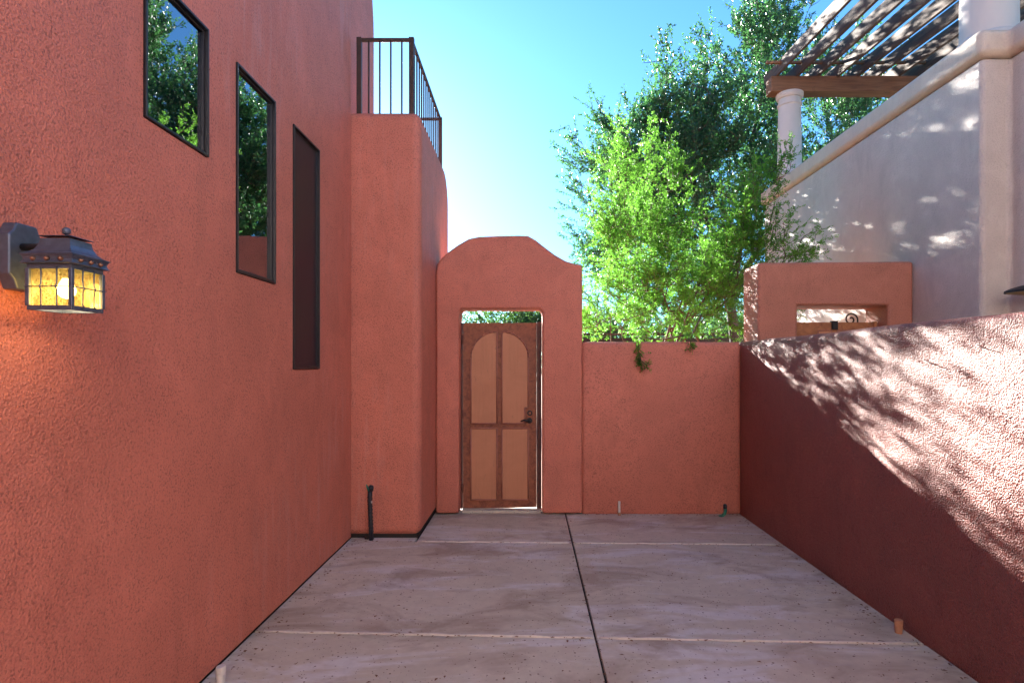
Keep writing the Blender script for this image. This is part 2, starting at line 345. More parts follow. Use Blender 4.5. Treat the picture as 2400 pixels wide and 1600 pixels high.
# ------------------------------------------------------------------ the red house on the left
house = thing('stucco_house', (-3.2, 1.0, 0), 'tall terracotta stucco house with three stepped stair windows', 'house')
def grid_wall(us, vs, hole, x_face, thick):
    """solid wall in the plane x = x_face (body towards -x), cells flagged by hole() stay open"""
    bm = bmesh.new(); V = {}
    def gv(i, j, k):
        if (i, j, k) not in V: V[i, j, k] = bm.verts.new((x_face - k * thick, us[i], vs[j]))
        return V[i, j, k]
    nu, nv = len(us) - 1, len(vs) - 1
    solid = lambda i, j: 0 <= i < nu and 0 <= j < nv and not hole((us[i]+us[i+1])/2, (vs[j]+vs[j+1])/2)
    for i in range(nu):
        for j in range(nv):
            if not solid(i, j): continue
            for k in (0, 1): bm.faces.new([gv(i,j,k), gv(i+1,j,k), gv(i+1,j+1,k), gv(i,j+1,k)])
            for di, dj, e in ((-1,0,((i,j),(i,j+1))), (1,0,((i+1,j),(i+1,j+1))), (0,-1,((i,j),(i+1,j))), (0,1,((i,j+1),(i+1,j+1)))):
                if not solid(i+di, j+dj): bm.faces.new([gv(*e[0],0), gv(*e[1],0), gv(*e[1],1), gv(*e[0],1)])
    return bm_mesh(bm)
WIN = [(2.558, 3.068, 2.665, 3.325), (3.362, 3.876, 2.127, 3.312), (4.170, 4.688, 1.575, 3.290)]
us = sorted({-5.19, 5.53} | {d for q in WIN for d in q[:2]}); vs = sorted({0.017, 6.4} | {z for q in WIN for z in q[2:]})
hole = lambda y, z: any(a < y < b and c < z < d for a, b, c, d in WIN)
TY, LZ = 1.0, 3.2      # tower starts here; unseen part behind photographer cut low, letting sun reach the wing
us = sorted(set(us) | {TY}); vs = sorted(set(vs) | {LZ})
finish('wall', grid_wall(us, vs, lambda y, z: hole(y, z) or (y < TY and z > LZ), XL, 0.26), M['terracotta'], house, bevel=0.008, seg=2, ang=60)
box('footing', -3.2, XL - 0.03, -4.0, 5.6, -0.11, 0.032, M['dark_gap'], house)
box('rear_wall', -5.2, -5.0, TY, 5.5, 0.03, 6.4, M['interior'], house)
box('stair_wall', -3.0, -2.9, TY + 0.21, 3.72, 0.03, 6.39, M['interior'], house)
box('end_wall', -4.99, -1.92, 5.3, 5.5, 0.03, 6.39, M['maroon'], house)
box('end_wall', -4.99, -1.92, TY, TY + 0.2, 0.03, 6.39, M['terracotta_plain'], house)
box('room_floor', -4.99, -1.92, TY + 0.21, 5.29, 0.033, 0.05, M['interior'], house)
box('low_roof', -5.2, XL - 0.27, -5.19, TY - 0.002, 3.0, 3.15, M['terracotta_plain'], house)  # over the unseen part kept low so the sun passes
box('roof', -5.2, XL - 0.02, TY, 5.52, 6.402, 6.5, M['terracotta_plain'], house)
for wi, (a, b, c, d) in enumerate(WIN):
    fr = 0.017
    bm = bmesh.new()
    for (y0, y1, z0, z1) in ((a, a+fr, c, d), (b-fr, b, c, d), (a+fr, b-fr, c, c+fr), (a+fr, b-fr, d-fr, d)):
        add_box(bm, XL - 0.09, XL + 0.008, y0 + 0.002, y1 - 0.002, z0 + 0.002, z1 - 0.002)
    o = finish('window', bm_mesh(bm), M['bronze'], house, bevel=0.002, seg=2)
    bm = bmesh.new(); s = fr + 0.010
    for (y0, y1, z0, z1) in ((a+fr, a+s, c+fr, d-fr), (b-s, b-fr, c+fr, d-fr), (a+s, b-s, c+fr, c+s), (a+s, b-s, d-s, d-fr)):
        add_box(bm, XL - 0.045, XL - 0.010, y0, y1, z0, z1)
    finish('sash', bm_mesh(bm), M['bronze'], o, bevel=0.002, seg=1)
    box('pane', XL - 0.026, XL - 0.020, a + s - 0.004, b - s + 0.004, c + s - 0.004, d - s + 0.004, M['glass'], o)
    if wi == 2: box('insect_screen', XL - 0.017, XL - 0.014, a + s - 0.002, b - s + 0.002, c + s - 0.002, d - s + 0.002, M['screen'], o)
    for z in np.arange(c + 0.12, d - 0.05, 0.33):      # screw heads on the far jamb
        lathe('screw', [(0.001, 0.0), (0.005, 0.0), (0.004, 0.002)], (XL + 0.008, b - 0.009, z), M['copper'], o, n=8)
box('blind', XL - 0.16, XL - 0.15, 3.56, 3.90, 2.0, 3.05, M['interior'], house)
# blind cord behind the middle pane
bm = bmesh.new(); add_tube(bm, [(XL - 0.11, 3.60, 3.2), (XL - 0.11, 3.605, 2.40), (XL - 0.11, 3.60, 2.15)], 0.0025, 6)
add_tube(bm, [(XL - 0.11, 3.605, 2.40), (XL - 0.11, 3.605, 2.36)], [0.008, 0.012], 10)
finish('blind_cord', bm_mesh(bm), M['cord'], house, smooth=True)
# inferred, unseen wing behind the photographer, enlarged and cream to bounce sun inside
wing = box('rear_wing', -5.2, 4.3, -9.0, -5.2, -0.1, 6.6, M['cream'], house, bevel=0.06, seg=3)
for x in (-2.6, -1.5):
    box('wing_window', x - 0.42, x + 0.42, -5.21, -5.17, 3.5, 4.7, M['bronze'], wing, bevel=0.004)
    box('wing_pane', x - 0.37, x + 0.37, -5.169, -5.165, 3.55, 4.65, M['glass'], wing)
# terrace block: front face, long side, rounded shoulder at its far end
prof = [(5.55, 0.017), (7.50, 0.017)] + [(7.50 - 0.42 * (1 - math.cos(R(t))), 3.55 + 0.42 * math.sin(R(t))) for t in range(0, 91, 10)] + [(5.55, 3.97)]
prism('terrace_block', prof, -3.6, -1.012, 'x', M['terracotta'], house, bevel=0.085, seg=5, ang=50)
box('block_footing', -3.5, -1.05, 5.585, 7.4, -0.11, 0.033, M['dark_gap'], house)
prof = [(5.52, 3.9), (6.80, 3.9), (6.80, 5.30)] + [(6.80 - 0.9 * (1 - math.cos(R(t))), 5.30 + 1.1 * math.sin(R(t))) for t in range(10, 91, 10)] + [(5.52, 6.4)]
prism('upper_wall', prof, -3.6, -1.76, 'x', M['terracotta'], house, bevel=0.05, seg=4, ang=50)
# terrace railing
RX0, RX1, RD0, RD1, RZ0, RZ1 = -1.62, -1.108, 5.62, 7.42, 3.94, 4.68
rail = box('railing', RX0, RX1, RD0 - 0.013, RD0 + 0.013, RZ1 - 0.035, RZ1 - 0.004, M['rail_iron'], house, bevel=0.003)
box('top_rail', RX1 - 0.013, RX1 + 0.013, RD0, RD1, RZ1 - 0.036, RZ1 - 0.005, M['rail_iron'], rail, bevel=0.003)
box('top_rail', -1.75, RX1, RD1 - 0.013, RD1 + 0.013, RZ1 - 0.035, RZ1 - 0.004, M['rail_iron'], rail, bevel=0.003)
def bal(x, y, h, z1=RZ1 - 0.03, z0=RZ0): box('post' if h > 0.01 else 'baluster', x - h, x + h, y - h, y + h, z0, z1, M['rail_iron'], rail, bevel=0.002)
bal(RX0 + 0.02, RD0, 0.022, RZ1); bal(RX1, RD0, 0.023, RZ1); bal(RX1, RD1, 0.022, RZ1, 3.55)
for i in range(4): bal(RX0 + 0.02 + (RX1 - RX0 - 0.02) * (i + 0.85) / 4.75, RD0, 0.0075)
for i in range(1, 14): bal(RX1, RD0 + (RD1 - RD0) * i / 14, 0.0075, z0=RZ0 if i < 11 else 3.6)
for i in range(1, 5): bal(RX1 - 0.128 * i, RD1, 0.0075, z0=3.6)

# ------------------------------------------------------------------ the arched gateway and its gate
def px(x, d): return (x - VX) / F * d
def pz(y, d): return CH - (y - VY) / F * d
gw = thing('stucco_gateway', (-0.22, 6.57, 0), 'terracotta stucco gateway with curved crown around a metal gate', 'gateway')
K = 1.0204
top = [(1366, 620), (1350, 618), (1326, 611), (1300, 596), (1276, 578), (1256, 562), (1238, 552), (1215, 551), (1170, 552), (1122, 554),
       (1098, 559), (1072, 574), (1050, 590), (1034, 605), (1024, 620), (1021, 640)]
tp = [(px(x, DG), pz(y, DG)) for x, y in top]
OL, OR_, OT = px(1076, DG), px(1271, DG), pz(724, DG)
tp[0] = (px(1365, DG), tp[0][1]); tp[-1] = (-1.010, tp[-1][1])
prof = [(px(1365, DG), 0.012)] + tp + [(-1.010, 0.012), (OL, 0.012), (OL, OT - 0.03), (OL + 0.03, OT), (OR_ - 0.03, OT), (OR_, OT - 0.03), (OR_, 0.012)]
prism('surround', prof, DG, DG + 0.30, 'y', M['terracotta_plain'], gw, bevel=0.028, seg=4, ang=45)
gate = thing('arched_panel_gate', (-0.3, 6.62, 0.02), 'rust brown metal gate with four tan panels and arched moulding', 'gate')
GD = 6.60; sc = F / GD
def gx(zx): return ((zx / 2.85 + 1040) - VX) / sc
def gz(zy): return CH - ((zy / 2.85 + 690) - VY) / sc
leaf = prism('leaf', [(gx(129), 0.029), (gx(430), 0.031), (gx(620), 0.041), (gx(620), gz(190)), (gx(129), gz(190))], GD, GD + 0.03, 'y', M['rust'], gate, bevel=0.003)
box('post', OL - 0.002, gx(126), GD - 0.008, GD + 0.05, 0.02, gz(190), M['rust_dark'], gate, bevel=0.003)
box('post', gx(621), OR_ - 0.006, GD - 0.01, GD + 0.05, 0.02, gz(184), M['rust_dark'], gate, bevel=0.003)
def arch_panel(side):
    xa, xb = (gx(182), gx(356)) if side < 0 else (gx(389), gx(565))     # outer/inner edges
    zt, zs, zb = gz(248), gz(420), gz(860)
    outer, inner = (xa, xb) if side < 0 else (xb, xa)
    cx = inner; pts = []
    for t in range(0, 91, 9):
        a = R(t); pts.append((cx + (outer - cx) * math.cos(a), zs + (zt - zs) * math.sin(a)))
    if side > 0:   # notch round the lock
        nx, nz = gx(541), gz(755)
        return [(inner, zb), (nx, zb), (nx, nz), (outer, nz)] + pts
    return [(inner, zb), (outer, zb)] + pts
def rect_panel(side):
    xa, xb = (gx(182), gx(356)) if side < 0 else (gx(389), gx(565))
    return [(xa, gz(1368)), (xb, gz(1368)), (xb, gz(892)), (xa, gz(892))]
for pts in (arch_panel(-1), arch_panel(1), rect_panel(-1), rect_panel(1)):
    p = prism('panel', pts, GD - 0.004, GD + 0.001, 'y', M['panel'], gate)
    bm = bmesh.new(); n = len(pts)
    for a, b_ in zip(pts, pts[1:] + pts[:1]):
        add_tube(bm, [(a[0], GD - 0.009, a[1]), (b_[0], GD - 0.009, b_[1])], 0.0095, 6)
    finish('moulding', bm_mesh(bm), M['mould'], p, smooth=True)
for zy in (300, 800, 1290): tube('hinge', [(gx(126), GD - 0.012, gz(zy + 30)), (gx(126), GD - 0.012, gz(zy - 30))], 0.009, M['rust_dark'], gate, n=10)
def disc_y(name, x, z, r, d0, d1, m, parent):
    pts = [(x + r * math.cos(2*math.pi*k/20), z + r * math.sin(2*math.pi*k/20)) for k in range(20)]
    return prism(name, pts, d0, d1, 'y', m, parent, bevel=0.003, seg=2)
lk = disc_y('deadbolt', gx(575), gz(790), 0.030, GD - 0.028, GD, M['black_iron'], gate)
disc_y('keyway', gx(575), gz(790), 0.014, GD - 0.034, GD - 0.027, M['copper'], lk)
hd = disc_y('handle', gx(573), gz(840), 0.031, GD - 0.022, GD, M['black_iron'], gate)
tube('lever', [(gx(573), GD - 0.02, gz(840)), (gx(573), GD - 0.055, gz(840)), (gx(560), GD - 0.06, gz(841)), (gx(535), GD - 0.058, gz(836)), (gx(515), GD - 0.05, gz(842))],
     [0.010, 0.010, 0.009, 0.008, 0.005], M['black_iron'], hd, n=8)
def scroll(name, cx, cz, d, r, turns, a0, m, parent, dirn=1, th=0.008, tail=0.0):
    pts = [(cx + dirn * r * (1 - 0.8*k/40) * math.cos(a0 + turns*2*math.pi*k/40), d, cz + r * (1 - 0.8*k/40) * math.sin(a0 + turns*2*math.pi*k/40)) for k in range(41)]
    if tail: pts = [(pts[0][0], d, pts[0][2] - tail)] + pts
    return tube(name, pts, th, m, parent, n=8)
scroll('scroll', gx(88), gz(135), GD + 0.02, 0.055, 1.3, R(-90), M['rust'], gate, 1, 0.007)

# ------------------------------------------------------------------ walls
bwall = tag(wavy_box('courtyard_wall', px(1365, DG) - 0.01, XR + 0.012, DG + 0.03, DG + 0.24, -0.02, 1.86, M['terracotta_plain'], 'x', 14, 0.004, bevel=0.05, seg=4, origin=(1.4, 6.55, 0)),
            'low terracotta wall closing the courtyard beside the arched gateway', 'wall')
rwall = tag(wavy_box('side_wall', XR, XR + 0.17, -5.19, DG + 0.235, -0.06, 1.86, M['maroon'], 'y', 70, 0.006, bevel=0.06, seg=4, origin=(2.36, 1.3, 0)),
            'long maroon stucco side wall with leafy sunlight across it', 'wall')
g2 = thing('square_gateway', (3.28, 6.63, 0), 'square brown stucco gateway between the side wall and the cream house', 'gateway')
D2 = 6.40; a0, a1 = px(1777, D2), 4.118
o0, o1, oz, tz = px(1870, D2), px(2082, D2), pz(716, D2), pz(615, D2)
prof = [(a0, -0.1), (a0, tz), (a1, tz + 0.015), (a1, -0.1), (o1, -0.1), (o1, oz), (o0, oz), (o0, -0.1)]
prism('surround', prof, D2, D2 + 0.46, 'y', M['brown'], g2, bevel=0.035, seg=4, ang=45)
gt2 = thing('square_panel_gate', (3.35, 6.62, 0), 'orange rusted metal gate with iron scroll under the square lintel', 'gate')
box('leaf', o0 + 0.02, o1 - 0.05, 6.60, 6.63, 0.03, 2.08, M['rust_orange'], gt2, bevel=0.003)
box('post', o1 - 0.045, o1 - 0.008, 6.585, 6.635, -0.1, 2.09, M['rust_orange'], gt2, bevel=0.003)
box('latch', px(1951, 6.58), px(1964, 6.58), 6.575, 6.64, 2.00, 2.095, M['black_iron'], gt2, bevel=0.004)
for x0, x1 in ((px(1917, 6.6), px(1948, 6.6)), (px(1963, 6.6), px(2040, 6.6))):
    p = box('panel', x0, x1, 6.596, 6.601, 1.05, 1.99, M['panel'], gt2)
    bm = bmesh.new()
    for a, b_ in (((x0, 1.05), (x0, 1.99)), ((x0, 1.99), (x1, 1.99)), ((x1, 1.99), (x1, 1.05)), ((x1, 1.05), (x0, 1.05))):
        add_tube(bm, [(a[0], 6.594, a[1]), (b_[0], 6.594, b_[1])], 0.0075, 6)
    finish('moulding', bm_mesh(bm), M['mould'], p, smooth=True)
scroll('scroll', px(1992, 6.66), pz(749, 6.66), 6.64, 0.075, 1.35, R(0), M['black_iron'], gt2, 1, 0.009, tail=0.08)

# ------------------------------------------------------------------ the cream house on the right with its pergola
XN, DJ, XN2 = 4.12, 5.44, 4.375
nh = thing('cream_house', (6.2, 3.2, -0.1), 'cream stucco house wall with rounded cap moulding and stepped corner', 'house')
def plan(o): return [(XN - o, 10.5 + o), (XN - o, DJ - o), (XN2 - o, DJ - o), (XN2 - o, -4.0), (8.5, -4.0), (8.5, 10.5 + o)]
prism('wall', plan(0), -0.12, 4.41, 'z', M['cream'], nh, bevel=0.05, seg=4, ang=50)
prism('cap_moulding', plan(0.055), 4.405, 4.655, 'z', M['cap'], nh, bevel=0.07, seg=5, ang=50)
pg = thing('pergola', (5.6, 7.5, 4.655), 'brown timber pergola on round cast stone columns above the cream house', 'pergola')
def column(x, d, r):
    h = 6.02 - 4.655
    prof = [(r*1.12, 0), (r*1.12, 0.05), (r, 0.08), (r*0.99, 0.5), (r*0.93, h - 0.24), (r*0.93, h - 0.21), (r*1.02, h - 0.20), (r*1.04, h - 0.185), (r*1.02, h - 0.17), (r*0.93, h - 0.165),
            (r*0.93, h - 0.09), (r*1.04, h - 0.085), (r*1.12, h - 0.06), (r*1.10, h - 0.05), (r*1.14, h - 0.04), (r*1.14, h - 0.005), (r*1.1, h)]
    c = lathe('column', prof, (x, d, 4.655), M['stone'], pg, n=40)
    tube('seam', [(x + r*0.97*math.cos(R(-52)), d + r*0.97*math.sin(R(-52)), 4.75), (x + r*0.93*math.cos(R(-52)), d + r*0.93*math.sin(R(-52)), 5.75)], 0.003, M['dark_gap'], c, n=4)
column(4.24, 9.74, 0.185); column(4.42, 5.75, 0.235)
box('beam', 3.90, 8.3, 9.62, 9.86, 6.02, 6.27, M['beam'], pg, bevel=0.012)
box('beam', 3.90, 8.3, 5.55, 5.79, 6.02, 6.05, M['beam'], pg, bevel=0.008)
def rafter_prof():
    z = lambda d: 6.268 - 0.055 * (9.75 - d)
    return [(10.12, z(10.12) + 0.10), (10.06, z(10.06) + 0.03), (9.98, z(9.98)), (2.5, z(2.5)), (2.5, z(2.5) + 0.2), (10.12, z(10.12) + 0.2)]
rp = rafter_prof()
for i in range(12):
    x = 4.02 + 0.325 * i
    x += random.uniform(-0.012, 0.012); dz = random.uniform(-0.012, 0.004) if i else 0.0
    prism('rafter', [(a, b + dz) for a, b in rp], x - 0.045, x, 'x', M['rafter'], pg, bevel=0.006, seg=2)
box('lath', 3.74, 8.3, 9.42, 9.47, 6.37, 6.41, M['beam'], pg, bevel=0.004)
ns = thing('wall_sconce', (4.375, 5.15, 2.25), 'small black dish sconce on the cream house wall', 'sconce')
lathe('shade', [(0.02, 0.055), (0.06, 0.05), (0.12, 0.032), (0.165, 0.010), (0.168, -0.008), (0.155, -0.008)], (4.30, 5.15, 2.24), M['black_iron'], ns, n=32)
lathe('diffuser', [(0.001, -0.022), (0.10, -0.02), (0.15, -0.0085), (0.15, -0.006)], (4.30, 5.15, 2.24), M['interior'], ns, n=32)
box('backplate', 4.355, 4.376, 5.09, 5.21, 2.18, 2.36, M['black_iron'], ns, bevel=0.004)

# ------------------------------------------------------------------ lantern on the left wall
lc = (-1.465, 1.89); lt = thing('wall_lantern', (XL, 1.89, 1.95), 'weathered bronze wall lantern with lit amber seeded glass', 'lantern')
def L(name, prof, m, parent=lt, **k): return square(name, prof, (lc[0], lc[1], 0), M[m], parent, **k)
cx, cy = lc
oct_ = [(-0.045, -0.105), (0.045, -0.105), (0.058, -0.075), (0.078, -0.06), (0.078, 0.065), (0.058, 0.08), (0.045, 0.105), (-0.045, 0.105), (-0.058, 0.08), (-0.078, 0.065), (-0.078, -0.06), (-0.058, -0.075)]
prism('backplate', [(cy + 0.020 + u * 0.86, 1.945 + v) for u, v in oct_], XL - 0.004, XL + 0.045, 'x', M['lantern'], lt, bevel=0.006, seg=2, ang=30)
tube('arm', [(XL + 0.03, cy, 1.975), (cx - 0.02, cy, 1.975)], 0.011, M['black_iron'], lt, n=10)
roof = L('roof', [(0.046, 1.994), (0.047, 1.985), (0.050, 1.972), (0.057, 1.958), (0.068, 1.948), (0.082, 1.942), (0.082, 1.939)], 'lantern')
L('fascia', [(0.0815, 1.9395), (0.077, 1.934), (0.0745, 1.926), (0.077, 1.918), (0.0815, 1.913), (0.074, 1.911)], 'lantern', roof)
L('chimney', [(0.030, 1.990), (0.030, 2.003)], 'copper', roof)
L('chimney_cap', [(0.050, 2.001), (0.049, 2.0025), (0.02, 2.009), (0.005, 2.012)], 'lantern', roof)
lathe('finial', [(0.003, 2.008), (0.005, 2.014), (0.010, 2.017), (0.0125, 2.024), (0.0115, 2.031), (0.007, 2.036), (0.001, 2.038)], (cx, cy, 0), M['lantern'], roof, n=16)
for s in (-1, 0, 1):
    for (sx, sy) in ((0, -1), (1, 0), (0, 1), (-1, 0)):
        p = Vector((cx + (sx * 0.0745 if sx else s * 0.042), cy + (sy * 0.0745 if sy else s * 0.042), 1.926)); d = Vector((sx, sy, 0))
        tube('stud', [p, p + d*0.004, p + d*0.009, p + d*0.011], [0.0075, 0.0075, 0.005, 0.001], M['copper'], roof, n=10)
hb = 0.066
cage = L('cage', [(hb + 0.002, 1.911), (hb + 0.002, 1.897), (hb - 0.004, 1.897), (hb - 0.004, 1.911)], 'lantern')
bm = bmesh.new()
for z0, z1, o in ((1.771, 1.785, 0.003),):
    for (x0, x1, y0, y1) in ((-hb-o, hb+o, -hb-o, -hb+0.006), (-hb-o, hb+o, hb-0.006, hb+o), (-hb-o, -hb+0.006, -hb+0.006, hb-0.006), (hb-0.006, hb+o, -hb+0.006, hb-0.006)):
        add_box(bm, cx+x0, cx+x1, cy+y0, cy+y1, z0, z1)
finish('base_ring', bm_mesh(bm), M['lantern'], cage, bevel=0.002, seg=2)
for sx in (-1, 1):
    for sy in (-1, 1):
        box('corner_post', cx+sx*hb-0.006, cx+sx*hb+0.006, cy+sy*hb-0.006, cy+sy*hb+0.006, 1.784, 1.898, M['lantern'], cage, bevel=0.002)
def face(sx, sy, u, z, off): return (cx + (sx*(hb+off) if sx else u), cy + (sy*(hb+off) if sy else u), z)
for (sx, sy) in ((0, -1), (1, 0), (0, 1), (-1, 0)):
    for u in (-0.024, 0.024):
        tube('wire', [face(sx, sy, u, 1.902, 0.004), face(sx, sy, u, 1.87, 0.003), face(sx, sy, u, 1.850, 0.004), face(sx, sy, u, 1.842, 0.009), face(sx, sy, u, 1.834, 0.004), face(sx, sy, u, 1.79, 0.003), face(sx, sy, u + 0.003, 1.780, 0.007)], 0.0021, M['lantern'], cage, n=6)
    tube('wire', [face(sx, sy, -hb - 0.008, 1.842, 0.005), face(sx, sy, hb + 0.008, 1.842, 0.005)], 0.002, M['lantern'], cage, n=6)
    w_ = hb - 0.004
    if sy: box('pane', cx - w_, cx + w_, cy + sy*(hb-0.004) - 0.0012, cy + sy*(hb-0.004) + 0.0012, 1.782, 1.90, M['amber'], cage)
    else: box('pane', cx + sx*(hb-0.004) - 0.0012, cx + sx*(hb-0.004) + 0.0012, cy - w_ + 0.004, cy + w_ - 0.004, 1.782, 1.90, M['amber'], cage)
tube('bulb_socket', [(cx, cy, 1.905), (cx, cy, 1.875)], 0.013, M['lantern'], lt, n=12)
lathe('bulb', [(0.010, 1.877), (0.014, 1.868), (0.023, 1.850), (0.026, 1.838), (0.023, 1.825), (0.012, 1.815), (0.001, 1.812)], (cx, cy, 0), M['bulb'], lt, n=20)
pl = bpy.data.lights.new('lantern_light', 'POINT'); pl.energy = 0.19; pl.color = (1.0, 0.70, 0.34); pl.shadow_soft_size = 0.012
po = bpy.data.objects.new('lantern_light', pl); COL.objects.link(po); po.parent = lt; po.location = Vector((cx, cy, 1.802)) - Vector((XL, 1.89, 1.95))

# ------------------------------------------------------------------ pipes and small things
wp = thing('wrapped_pipe', (-1.47, 5.50, 0), 'black taped pipe stub standing against the terrace block', 'pipe')
pts = [(-1.455, 5.495, -0.02), (-1.458, 5.495, 0.12), (-1.466, 5.50, 0.25), (-1.470, 5.50, 0.38), (-1.468, 5.505, 0.455)]
tube('pipe', pts, [0.022, 0.020, 0.020, 0.019, 0.021], M['tape'], wp, n=12)
bm = bmesh.new()
hel = []
for k in range(150):
    t = k / 149; z = 0.01 + 0.40 * t; x = -1.455 - 0.015 * t; a = t * 2 * math.pi * 12
    hel.append((x + 0.021 * math.cos(a), 5.497 + 0.021 * math.sin(a), z))
add_tube(bm, hel, 0.0042, 5); finish('tape_winding', bm_mesh(bm), M['tape'], wp, smooth=True)
tube('cap', [(-1.462, 5.50, 0.45), (-1.458, 5.50, 0.485), (-1.452, 5.50, 0.50)], [0.024, 0.025, 0.016], M['tape'], wp, n=12)
tube('valve_handle', [(-1.475, 5.48, 0.455), (-1.488, 5.478, 0.49), (-1.495, 5.475, 0.515)], [0.009, 0.009, 0.004], M['green_plastic'], wp, n=8)
box('tag', -1.452, -1.440, 5.470, 5.474, 0.345, 0.362, M['pvc_white'], wp)
bm = bmesh.new()
for k in range(26):
    bmesh.ops.create_icosphere(bm, subdivisions=1, radius=0.006 + 0.008 * random.random(), matrix=Matrix.Translation((-1.49 + random.gauss(0, 0.02), 5.51 + random.gauss(0, 0.012), 0.012 + 0.03 * random.random())))
finish('debris', bm_mesh(bm), M['dark_gap'], wp)
def cleanout(x, d, mk, label, h=0.08):
    t = thing('capped_pipe', (x, d, 0), label, 'pipe')
    lathe('stub', [(0.0205, -0.01), (0.0205, 0.03)], (x, d, 0), M[mk], t, n=20)
    lathe('coupling', [(0.0215, 0.022), (0.0228, 0.026), (0.0228, h*0.56), (0.0190, h*0.60)], (x, d, 0), M[mk], t, n=20)
    bm = bmesh.new(); n = 36
    prof = [(0.0225, h*0.60), (0.0235, h*0.64), (0.0235, h*0.95), (0.020, h*1.0)]
    rings = [[bm.verts.new((x + (r - (0.0012 if k % 2 else 0)) * math.cos(2*math.pi*k/n), d + (r - (0.0012 if k % 2 else 0)) * math.sin(2*math.pi*k/n), z)) for k in range(n)] for r, z in prof]
    for r0, r1 in zip(rings, rings[1:]):
        for k in range(n): bm.faces.new((r0[k], r0[(k+1) % n], r1[(k+1) % n], r1[k]))
    bm.faces.new(rings[0][::-1]); bm.faces.new(rings[-1]); finish('lid', bm_mesh(bm), M[mk], t)
cleanout(2.215, 3.585, 'pvc_orange', 'short orange brown capped pipe in the slab beside the maroon wall')
cleanout(-1.560, 3.02, 'pvc_white', 'short white capped pipe in the slab beside the tall house', 0.085)
sp_ = thing('pipe_stub', (0.962, 6.40, 0), 'cut white pipe stub at the foot of the low wall', 'pipe')
lathe('pipe', [(0.013, -0.01), (0.013, 0.15), (0.010, 0.152), (0.010, 0.14)], (0.962, 6.40, 0), M['pvc_white'], sp_, n=16)
lathe('collar', [(0.017, -0.005), (0.018, 0.03), (0.014, 0.034)], (0.962, 6.40, 0), M['pvc_orange'], sp_, n=16)
gp = thing('green_pipe_stub', (2.105, 6.40, 0), 'bent green and black pipe stub by the wall corner', 'pipe')
tube('pipe', [(2.06, 6.37, 0.012), (2.085, 6.385, 0.018), (2.10, 6.40, 0.05), (2.10, 6.41, 0.08)], [0.016, 0.016, 0.017, 0.016], M['green_plastic'], gp, n=12)
tube('cap', [(2.10, 6.41, 0.07), (2.099, 6.413, 0.11), (2.098, 6.413, 0.118)], [0.020, 0.019, 0.012], M['tape'], gp, n=12)
lathe('flange', [(0.03, 0.0), (0.032, 0.006), (0.018, 0.012)], (2.045, 6.365, 0), M['green_plastic'], gp, n=16)
for i, (y0, z0, y1, z1) in enumerate(((3.44, 1.63, 3.29, 1.595), (3.03, 1.70, 2.94, 1.68))):
    pts = [(XR + 0.01, y0, z0), (XR - 0.02, y0, z0 + 0.004), (XR - 0.026, (y0+y1)/2, (z0+z1)/2 + 0.004), (XR - 0.012, y1, z1)]
    tag(tube('wall_hook', pts, 0.0028, M['rust_dark'], None, n=6, origin=pts[0]), ('longer, lower rusty wire hook sticking out of the maroon side wall', 'shorter, higher rusty wire hook sticking out of the maroon side wall')[i], 'hook', 'wire hooks on the side wall')
# wind-blown litter on the slabs
def litter():
    n = 760; V = []; Q = []
    for k in range(n):
        if k < 250:
            x = XL + 0.05 + (XR - XL - 0.1) * random.random(); y = 2.6 + 3.7 * random.random()
        elif k < 340: x = XL + 0.03 + abs(random.gauss(0, 0.04)); y = 2.6 + 2.9 * random.random()
        elif k < 520: x = XL + 3.9 * random.random(); y = cj(*random.choice(((3.515, -0.042), (5.40, -0.030))), x) - 0.012 + random.gauss(0, 0.012)
        elif k < 600: x = XJ + random.gauss(0, 0.02); y = 2.6 + 3.7 * random.random()
        elif k < 680: x = 0.6 + 1.65 * random.random(); y = 6.43 - abs(random.gauss(0, 0.03))
        else: x = XR - 0.03 - abs(random.gauss(0, 0.05)); y = 2.6 + 3.7 * random.random()
        if x < -0.95 and y > 5.45: continue
        a = random.random() * 6.28; l = 0.004 + 0.012 * random.random(); w = l * (0.25 + 0.4 * random.random()); z = 0.002 + 0.004 * random.random()
        c, s = math.cos(a), math.sin(a); i = len(V)
        for u, v, h in ((-l, 0, 0), (0, w, 0.003), (l, 0, 0.001), (0, -w, 0.004)): V.append((x + c*u - s*v, y + s*u + c*v, z + h))
        Q.append((i, i+1, i+2, i+3))
    me = bpy.data.meshes.new('litter'); me.from_pydata(V, [], Q); return me
tag(finish('leaf_litter', litter(), M['leaf_litter']), 'tiny dry leaf bits scattered over the concrete slabs', 'litter', kind='stuff')
bm = bmesh.new()
add_tube(bm, [(2.03, 3.48, 0.004), (2.07, 3.455, 0.005), (2.12, 3.45, 0.004), (2.15, 3.455, 0.004)], 0.0018, 5)
tag(finish('twig', bm_mesh(bm), M['rust_dark'], None, smooth=True, origin=(2.03, 3.48, 0)), 'thin curved dry twig lying beside the orange brown pipe cap', 'twig')

